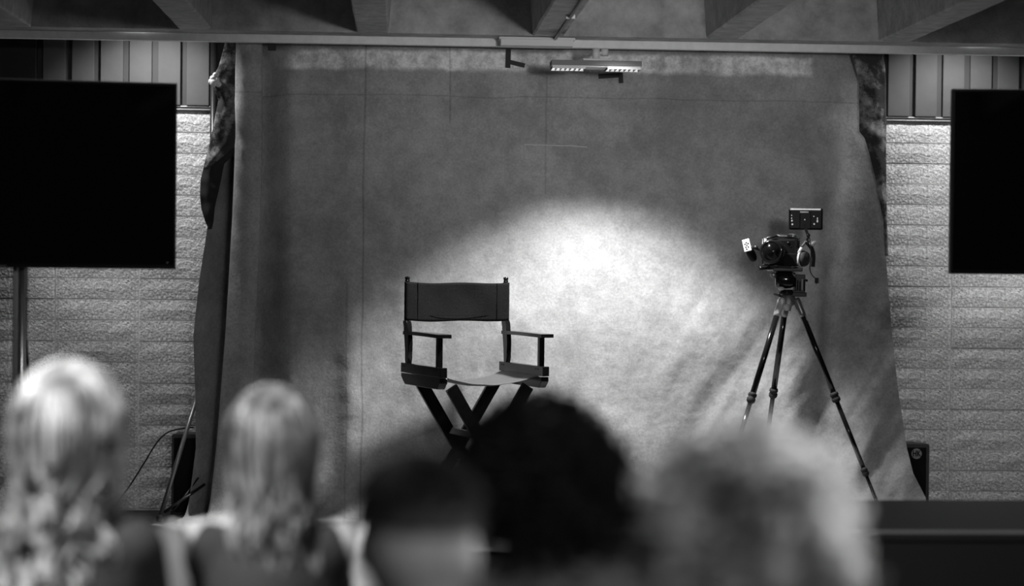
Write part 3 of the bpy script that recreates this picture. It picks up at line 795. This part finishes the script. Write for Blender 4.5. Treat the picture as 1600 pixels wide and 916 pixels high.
bm = bmesh.new(); cyl(bm, K(1173, 386, -.04), K(1188, 391, -.01), .006, seg=10); lathe(bm, K(1181, 387, -.03), (1, 0, 0), [(-.008, .009), (0, .011), (.008, .009)], 12); obj('grip_arm', bm, black_metal, cr, True)
# follow focus wheel at right
fa = Vector((.80, -.60, -.05)).normalized(); fc = K(1251, 404, -.02)
bm = bmesh.new(); lathe(bm, fc, fa, [(-.012, .020), (-.008, .034), (0, .037)], 32); ff = obj('follow_focus', bm, black_plastic, cr, True)
bm = bmesh.new(); lathe(bm, fc, fa, [(0, .036), (.001, .040), (.009, .040), (.010, .036)], 36); obj('marking_ring', bm, silver, ff, True)['label'] = 'white marking ring'
bm = bmesh.new(); lathe(bm, fc, fa, [(.009, .036), (.024, .034), (.032, .029), (.034, .012), (.038, .010), (.038, 0)], 32); obj('hand_wheel', bm, rubber, ff, True)
# articulated arm and monitor
bm = bmesh.new(); tube(bm, spline([K(1246, 400, -.02), K(1249, 390, -.02), K(1255, 383, -.01), K(1259, 377, .0)], 5), .005, 10); arm = obj('monitor_arm', bm, grey_metal, cr, True)
bm = bmesh.new(); tube(bm, [K(1260, 379, 0), K(1263, 370, 0), K(1259, 360, 0), K(1257, 352, .01)], .0055, 10)
bmesh.ops.create_uvsphere(bm, u_segments=14, v_segments=10, radius=.011, matrix=Matrix.Translation(K(1261, 379, 0)))
bmesh.ops.create_uvsphere(bm, u_segments=14, v_segments=10, radius=.009, matrix=Matrix.Translation(K(1263, 368, 0))); obj('arm_joint', bm, black_metal, arm, True)
bm = bmesh.new(); cyl(bm, K(1248, 396, -.04), K(1253, 387, -.04), .008, seg=12); obj('arm_clamp', bm, silver, arm, True)
bm = bmesh.new(); lathe(bm, K(1265, 382, -.01), Vector((1, -.2, .35)), [(0, .005), (.006, .011), (.018, .012), (.022, .009), (.03, .007)], 14); obj('clamp_knob', bm, silver, arm, True)
mc = K(1259, 342.5, .02)
ma_ = Matrix.Rotation(R(-8), 4, 'Z'); ma_.translation = mc
bm = bmesh.new(); box(bm, (-.075, -.016, -.048), (.075, .016, .048), .008, ma_); mo = obj('monitor', bm, black_plastic, cr)
bm = bmesh.new(); box(bm, (-.072, -.024, .037), (.066, .012, .0495), .004, ma_); obj('monitor_hood', bm, silver, mo)['label'] = 'pale top edge of the monitor'
bm = bmesh.new(); box(bm, (-.028, -.027, .026), (.012, -.014, .035), .004, ma_); obj('latch', bm, silver, mo)
bm = bmesh.new(); box(bm, (-.028, -.022, -.045), (.022, -.01, .03), .003, ma_); obj('battery_plate', bm, black_plastic, mo)
for (x, z) in ((-.064, .016), (-.064, .003), (-.062, -.008), (-.06, -.024), (-.006, -.003), (.05, .004), (.05, -.004), (.05, -.011), (.034, .012), (.036, -.022)):
    bm = bmesh.new(); p0 = ma_ @ Vector((x, -.015, z)); p1 = ma_ @ Vector((x, -.025 if abs(x + .006) < .001 else -.018, z)); cyl(bm, p0, p1, .004 if z < -.005 else .0028, seg=10); obj('port', bm, grey_metal, mo)
# hanging strap-like coiled cable and lead
bm = bmesh.new(); pts = spline([K(1262, 380, .01), K(1268, 388, .01), K(1271, 400, .01), K(1270, 417, .01)], 10); tube(bm, pts, .0085, 10)
for p0, p1 in zip(pts[::1], pts[1::1]):
    lathe(bm, p0, p1 - p0, [(0, .0085), (.0015, .0105), (.003, .0085)], 10)
obj('coiled_cable', bm, rubber, cr, True)
bm = bmesh.new(); tube(bm, spline([K(1258, 350, -.01), K(1262, 362, -.02), K(1266, 378, -.02), K(1267, 400, -.01), K(1265.5, 420, .0), K(1269, 430, .0), K(1275, 436, .0)], 8), .0022, 7); obj('lead', bm, rubber, cr, True)
obj('plug', obox(K(1276.5, 438.5, 0), .009, .007, .012, .002), black_metal, cr)
obj('plug', obox(K(1276, 443, 0), .004, .005, .004, .001), grey_metal, cr)

# ------------------------------------------------------------------ long table in front of the stage
tYn, tYf = 5.5, 6.24
a = PX(830, 829, tYn); zt_ = PX(1200, 829, tYn).z; 
ztab = (PX(1300, 829.5, tYn).z); 
tb = thing('long_table', 'long black table in front of the stage behind the audience heads', 'table', (a.x, tYn, 0))
TL = 2.6
obj('tabletop', bx((0, .0, ztab - .03), (TL, tYf - tYn, ztab), .002), table_mat, tb)
obj('edge_highlight_strip', bx((0, -.004, ztab - .007), (TL, .004, ztab + .001), .001), edge_mat, tb)['label'] = 'front edge strip with its highlight painted pale'
obj('modesty_panel', bx((.02, .03, .01), (TL - .02, .05, ztab - .03), .002), dark_trim, tb)
for x in (.05, TL - .1):
    for y in (.06, tYf - tYn - .1): obj('leg', bx((x, y, 0), (x + .05, y + .05, ztab - .03), .003), black_metal, tb)

# ------------------------------------------------------------------ audience
def capsule(bm, p0, r0, p1, r1, seg=16):
    p0 = Vector(p0); p1 = Vector(p1)
    cyl(bm, p0, p1, r0, r1, seg=seg)
    for p, r in ((p0, r0), (p1, r1)):
        bmesh.ops.create_uvsphere(bm, u_segments=seg, v_segments=10, radius=r, matrix=Matrix.Translation(p))
def ell(bm, c, s, rot=None):
    m = Matrix.Translation(c) @ (rot.to_4x4() if rot else Matrix.Identity(4)) @ Matrix.Diagonal((s[0], s[1], s[2], 1))
    bmesh.ops.create_uvsphere(bm, u_segments=24, v_segments=16, radius=1, matrix=m)
def fuse(name, bm, m, parent, vox=.009, it=6):
    o = obj('tmp', bm, None)
    r = o.modifiers.new('r', 'REMESH'); r.mode = 'VOXEL'; r.voxel_size = vox
    s = o.modifiers.new('s', 'SMOOTH'); s.iterations = it; s.factor = .5
    dg = bpy.context.evaluated_depsgraph_get(); me = bpy.data.meshes.new_from_object(o.evaluated_get(dg)); bpy.data.objects.remove(o)
    me.name = name; me.materials.clear(); me.materials.append(m); me.shade_smooth()
    q = bpy.data.objects.new(name, me); C.objects.link(q); q.parent = parent; return q
def person(label, px, pytop, d, skin, shirt, turn=0.0, tilt=0.0, collar=None, vest=None, sw=1.0, nk=.17):
    top = PX(px, pytop, d)
    # head crown height is a little lower than the hair
    Hc = top.z - .018
    t = thing('person', label, 'person', (top.x, d, 0))
    hz = Hc - .118                                   # head centre
    hr = Matrix.Rotation(turn, 4, 'Z') @ Matrix.Rotation(tilt, 4, 'Y')
    Hm = Matrix.Translation((0, 0, hz)) @ hr
    V = lambda *a: Vector(a)
    nb = V(0, -.03, hz - nk); chest = V(0, -.05, hz - nk - .16); pel = V(0, -.02, .56)
    bm = bmesh.new()
    # head
    hb = bmesh.new()
    ell(hb, V(0, -.012, .022), (.076, .094, .094)); ell(hb, V(0, .030, -.035), (.060, .062, .080)); ell(hb, V(0, .050, -.088), (.036, .036, .026))
    ell(hb, V(0, .078, .030), (.052, .016, .014)); capsule(hb, V(0, .086, .015), .008, V(0, .107, -.020), .012); ell(hb, V(0, .092, -.026), (.018, .012, .008))
    ell(hb, V(0, .084, -.052), (.022, .010, .005)); ell(hb, V(0, .082, -.061), (.019, .010, .006))
    for s in (-1, 1):
        ell(hb, V(s * .077, -.008, -.008), (.009, .018, .031), Matrix.Rotation(s * .35, 3, 'Z')); ell(hb, V(s * .036, .062, -.018), (.024, .02, .02))
    bmesh.ops.transform(hb, matrix=Hm, verts=hb.verts)
    me = bpy.data.meshes.new('h'); hb.to_mesh(me); hb.free(); bm.from_mesh(me); bpy.data.meshes.remove(me)
    capsule(bm, nb, .060, V(0, -.012, hz - .05), .054)
    capsule(bm, nb + V(0, 0, -.02), .055, chest, .10)
    capsule(bm, chest, .12, pel, .12)
    sh = .165 * sw
    arms = []
    for s in (-1, 1):
        S = V(s * sh, -.04, hz - nk - .055); E = V(s * (sh + .035), .03, hz - nk - .32); Wr = V(s * .12, .24, .63)
        capsule(bm, nb + V(s * .03, 0, -.015), .045, S, .050)
        capsule(bm, S, .050, E, .038); capsule(bm, E, .038, Wr, .025)
        hand = Wr + (Wr - E).normalized() * .05; ell(bm, hand, (.036, .045, .018))
        dirh = V(-s * .15, 1, -.12).normalized()
        for k, (o_, ln_) in enumerate(((-.028, .066), (-.010, .078), (.009, .074), (.027, .058))):
            b0 = hand + V(o_, .035, 0); b1 = b0 + dirh * ln_ * .5; b2 = b1 + (dirh + V(0, 0, -.6)).normalized() * ln_ * .5
            capsule(bm, b0, .009, b1, .0085, 8); capsule(bm, b1, .0085, b2, .0075, 8)
        th = hand + V(-s * .03, -.01, 0); capsule(bm, th, .011, th + V(-s * .035, .035, -.005), .009, 8)
        hip = V(s * .09, 0, .54); kn = V(s * .13, .44, .52); an = V(s * .12, .42, .09); capsule(bm, hip, .09, kn, .06); capsule(bm, kn, .057, an, .036)
        capsule(bm, an + V(0, -.03, -.045), .036, an + V(0, .14, -.055), .032)
        arms.append((S, E, hip, kn, an))
    body = fuse('body', bm, skin, t, .010)
    for s in (-1, 1):
        bm = bmesh.new(); bmesh.ops.create_uvsphere(bm, u_segments=14, v_segments=10, radius=.0125, matrix=Hm @ Matrix.Translation((s * .031, .079, .004))); obj('eye', bm, eye_mat, t, True)
    # shirt
    bm = bmesh.new()
    capsule(bm, nb + V(0, -.004, -.035), .072, chest, .125); capsule(bm, chest, .145, pel, .15)
    for S, E, hip, kn, an in arms:
        s = 1 if S.x > 0 else -1
        capsule(bm, nb + V(s * .03, 0, -.04), .058, S.lerp(nb + V(s * .03, 0, -.06), .50) if vest else S, .069 if vest else .062)
        if not vest: capsule(bm, S, .062, S.lerp(E, .75), .056)
    g = fuse('shirt', bm, vest or shirt, t, .012, 8)
    if vest:
        g.name = 'vest'
        for S, E, hip, kn, an in arms:
            bm = bmesh.new(); capsule(bm, S + V(0, -.004, .006), .055, S.lerp(E, .8), .058); fuse('sleeve', bm, shirt, t, .012, 4)
    if collar:
        bm = bmesh.new(); n = 28; pts = [nb + V(.071 * math.cos(k / n * 2 * math.pi), .064 * math.sin(k / n * 2 * math.pi), .030 - .010 * math.sin(k / n * 2 * math.pi)) for k in range(n + 1)]
        tube(bm, pts, .016, 8); obj('collar', bm, collar, t, True)
    bm = bmesh.new(); capsule(bm, pel, .155, pel + V(0, .02, -.04), .15)
    for S, E, hip, kn, an in arms: capsule(bm, hip, .098, kn, .070); capsule(bm, kn, .068, an, .052)
    fuse('trousers', bm, mat('trousers', .02, .85), t, .014)
    for S, E, hip, kn, an in arms:
        bm = bmesh.new(); capsule(bm, an + V(0, -.035, -.046), .043, an + V(0, .15, -.050), .039)
        for v in bm.verts: v.co.z = max(v.co.z, .001)
        obj('shoe', bm, rubber, t, True)
    return t, Hm, hz
dark_scalp = mat('hair_roots', .03, .8)
def hair(t, Hm, m, count, style, length=.3, rad=.0024, vol=1.0, clump=40, seed=1, cap=True, nseg=22, wave=.012, front=.55):
    rnd = random.Random(seed)
    vs = []; fs = []
    def strand(pts, r):
        n = len(pts); base = len(vs)
        for i, p in enumerate(pts):
            tdir = (pts[min(i + 1, n - 1)] - pts[max(i - 1, 0)]).normalized(); u = tdir.cross(Vector((0.13, .2, 1))).normalized() if abs(tdir.z) < .98 else tdir.cross(Vector((1, 0, 0))).normalized(); w_ = tdir.cross(u)
            rr = r * (1.0 - .75 * (i / (n - 1)) ** 2)
            for k in range(3):
                a_ = k * 2.0944; vs.append(p + (u * math.cos(a_) + w_ * math.sin(a_)) * rr)
            if i:
                b0 = base + (i - 1) * 3
                for k in range(3): fs.append((b0 + k, b0 + (k + 1) % 3, b0 + 3 + (k + 1) % 3, b0 + 3 + k))
    A, B_, Cc = .079 * vol, .099 * vol, .099 * vol
    cen = Vector((0, -.012, .022))
    clumps = [(rnd.uniform(0, 2 * math.pi), rnd.uniform(0, 6.28), rnd.uniform(.8, 1.3), rnd.uniform(0, 6.28)) for _ in range(clump)]
    for i in range(count):
        az = rnd.uniform(0, 2 * math.pi)            # 0 = +x, pi/2 = face (+y)
        if style == 'short':
            ph = rnd.uniform(0, R(82)) ; 
            if math.sin(az) > .3 and ph > R(62): continue
            if ph > R(70) and rnd.random() < .45: continue
            d_ = Vector((math.sin(ph) * math.cos(az), math.sin(ph) * math.sin(az), math.cos(ph)))
            p = cen + Vector((d_.x * .077, d_.y * .096, d_.z * .095)); L_ = length * (1.0 if ph < R(60) else .45)
            gdir = (d_ + Vector((rnd.gauss(0, .3), rnd.gauss(0, .3), rnd.gauss(0, .2)))).normalized()
            strand([Hm @ (p + gdir * L_ * k / 4 + Vector((0, 0, -1)) * .3 * L_ * (k / 4) ** 2) for k in range(5)], rad); continue
        if style == 'curly':
            ph = math.acos(rnd.uniform(-.55, 1))
            if math.sin(az) > front and ph > R(60): continue
            d_ = Vector((math.sin(ph) * math.cos(az), math.sin(ph) * math.sin(az), math.cos(ph)))
            sc_ = rnd.uniform(.93, 1.12) + .22 * noise.noise(d_ * 3.2 + Vector((seed, 0, 0)))
            p = cen + Vector((d_.x * A * sc_, d_.y * B_ * sc_, d_.z * Cc * sc_))
            tdir = Vector((rnd.gauss(0, .5) + d_.x * .2, rnd.gauss(0, .5), -.9)).normalized(); L_ = length * rnd.uniform(.5, 1)
            cr_ = wave * rnd.uniform(.6, 1.2); u = tdir.orthogonal().normalized(); w_ = tdir.cross(u); ph0 = rnd.uniform(0, 6.28); pts = []
            for k in range(nseg):
                s_ = k / (nseg - 1); a_ = ph0 + s_ * 6.28 * L_ / .035
                q = p + tdir * L_ * s_ + (u * math.cos(a_) + w_ * math.sin(a_)) * cr_
                q += Vector((d_.x, d_.y, 0)) * .01 * math.sin(s_ * 3.1)
                pts.append(Hm @ q)
            strand(pts, rad); continue
        # long
        ci = min(range(clump), key=lambda c: abs((clumps[c][0] - az + math.pi) % (2 * math.pi) - math.pi))
        caz, cph, cam_, cp2 = clumps[ci]
        az2 = caz + ((az - caz + math.pi) % (2 * math.pi) - math.pi) * .6
        if math.sin(az) > front: az2 = az2
        part = rnd.uniform(R(2), R(55)); lay = rnd.uniform(.0, 1.0)
        sc_ = 1.0 + .11 * lay
        pts = []; nA = nseg // 2
        end_ph = R(96)
        face = math.sin(az) > front
        if face: continue
        for k in range(nA):
            ph = part + (end_ph - part) * k / (nA - 1)
            pts.append(cen + Vector((math.sin(ph) * math.cos(az2) * A * sc_, math.sin(ph) * math.sin(az2) * B_ * sc_, math.cos(ph) * Cc * sc_)))
        p = pts[-1]; L_ = length * rnd.uniform(.75, 1.05); nB = nseg
        for k in range(1, nB):
            s_ = k / nB; drop = L_ * s_
            wv = wave * cam_ * min(1, s_ * 3)
            ang = cph + drop / .085 * 6.28 * .75
            q = p + Vector((0, 0, -drop)) + Vector((math.cos(az2), math.sin(az2) * .6, 0)) * (math.sin(ang) * wv - .02 * math.sin(min(1, s_ * 1.5) * 3.14) * 1.0 + .02 * s_) + Vector((-math.sin(az2), math.cos(az2), 0)) * math.cos(ang + cp2) * wv
            if q.y > 0: q.y *= (1 - .3 * s_)
            q += Vector((0, -.03 * s_, 0)) + Vector((rnd.gauss(0, .0012), rnd.gauss(0, .0012), 0))
            pts.append(q)
        strand([Hm @ q for q in pts], rad)
    # scalp layer under the strands
    hb = bmesh.new(); k_ = 1.0 if style == 'short' else 1.02
    bmesh.ops.create_uvsphere(hb, u_segments=32, v_segments=20, radius=1)
    dl = [v for v in hb.verts if (v.co.z < (.10 if style == 'short' else -.5)) or (v.co.y > .35 and v.co.z < .45)]
    bmesh.ops.delete(hb, geom=dl, context='VERTS')
    nst = len(fs)
    base = len(vs); hb.verts.ensure_lookup_table(); hb.verts.index_update()
    sA, sB, sC = (.078, .0965, .0965) if style == 'short' else (A * .97, B_ * .97, Cc * .98)
    for v in hb.verts: vs.append(Hm @ (cen + Vector((v.co.x * sA, v.co.y * sB, v.co.z * sC))))
    for f in hb.faces: fs.append(tuple(base + v.index for v in f.verts))
    hb.free()
    o = obj('hair', (vs, [], fs), [m, dark_scalp], t, True)
    for p in o.data.polygons[nst:]: p.material_index = 1
    return o
def hair_mat(name, v, na=.5, rough=.38, spec=.6): return mat(name, v, rough, ns=22, na=na, spec=spec, stretch=(1, 1, .18))
hair_blonde = hair_mat('hair_blonde', .25, .75)
hair_light = hair_mat('hair_fair', .13, .75)
hair_black = hair_mat('hair_black', .010, .3, .6, .3)
hair_curly = hair_mat('hair_dark_curls', .009, .3, .6, .3)
hair_grey = mat('hair_pale_curls', .30, .5, ns=10, na=.8)
dark_top = mat('dark_top', .012, .85); grey_top = mat('grey_top', .10, .8); white_tee = mat('white_tee', .85, .8); mid_top = mat('mid_top', .05, .8)

t, Hm, hz = person('person with long wavy fair hair and dark top, far left of the audience', 112, 580, 3.65, skin_mat, dark_top, turn=R(-12), nk=.14, sw=.74)
hair(t, Hm, hair_blonde, 1700, 'long', .42, .0028, 1.26, 60, 3, wave=.015, front=.75)
t, Hm, hz = person('person with long straight hair, dark vest and white sleeves, second from the left', 425, 605, 3.9, skin_mat, white_tee, turn=R(10), vest=dark_top, sw=1.2, nk=.135)
hair(t, Hm, hair_light, 1500, 'long', .36, .0028, 1.10, 50, 5, wave=.008, front=.8)
t, Hm, hz = person('person with short dark hair and bare nape, in front of the dark curly head', 655, 696, 2.48, skin_dark, grey_top, turn=R(-18), tilt=R(4), collar=mid_top, nk=.125)
hair(t, Hm, hair_black, 4200, 'short', .022, .0016, 1.0, seed=8)
t, Hm, hz = person('person with dark shoulder-length curly hair, centre of the audience', 846, 625, 3.25, skin_dark, grey_top, turn=R(8), nk=.14)
hair(t, Hm, hair_curly, 1900, 'curly', .15, .0026, 1.2, seed=11, wave=.012, front=.8)
t, Hm, hz = person('person with pale curly hair, rightmost in the audience', 1172, 680, 2.4, skin_mat, mid_top, turn=R(-5), nk=.15)
hair(t, Hm, hair_grey, 1700, 'curly', .07, .0022, 1.28, seed=14, wave=.012, front=.8)
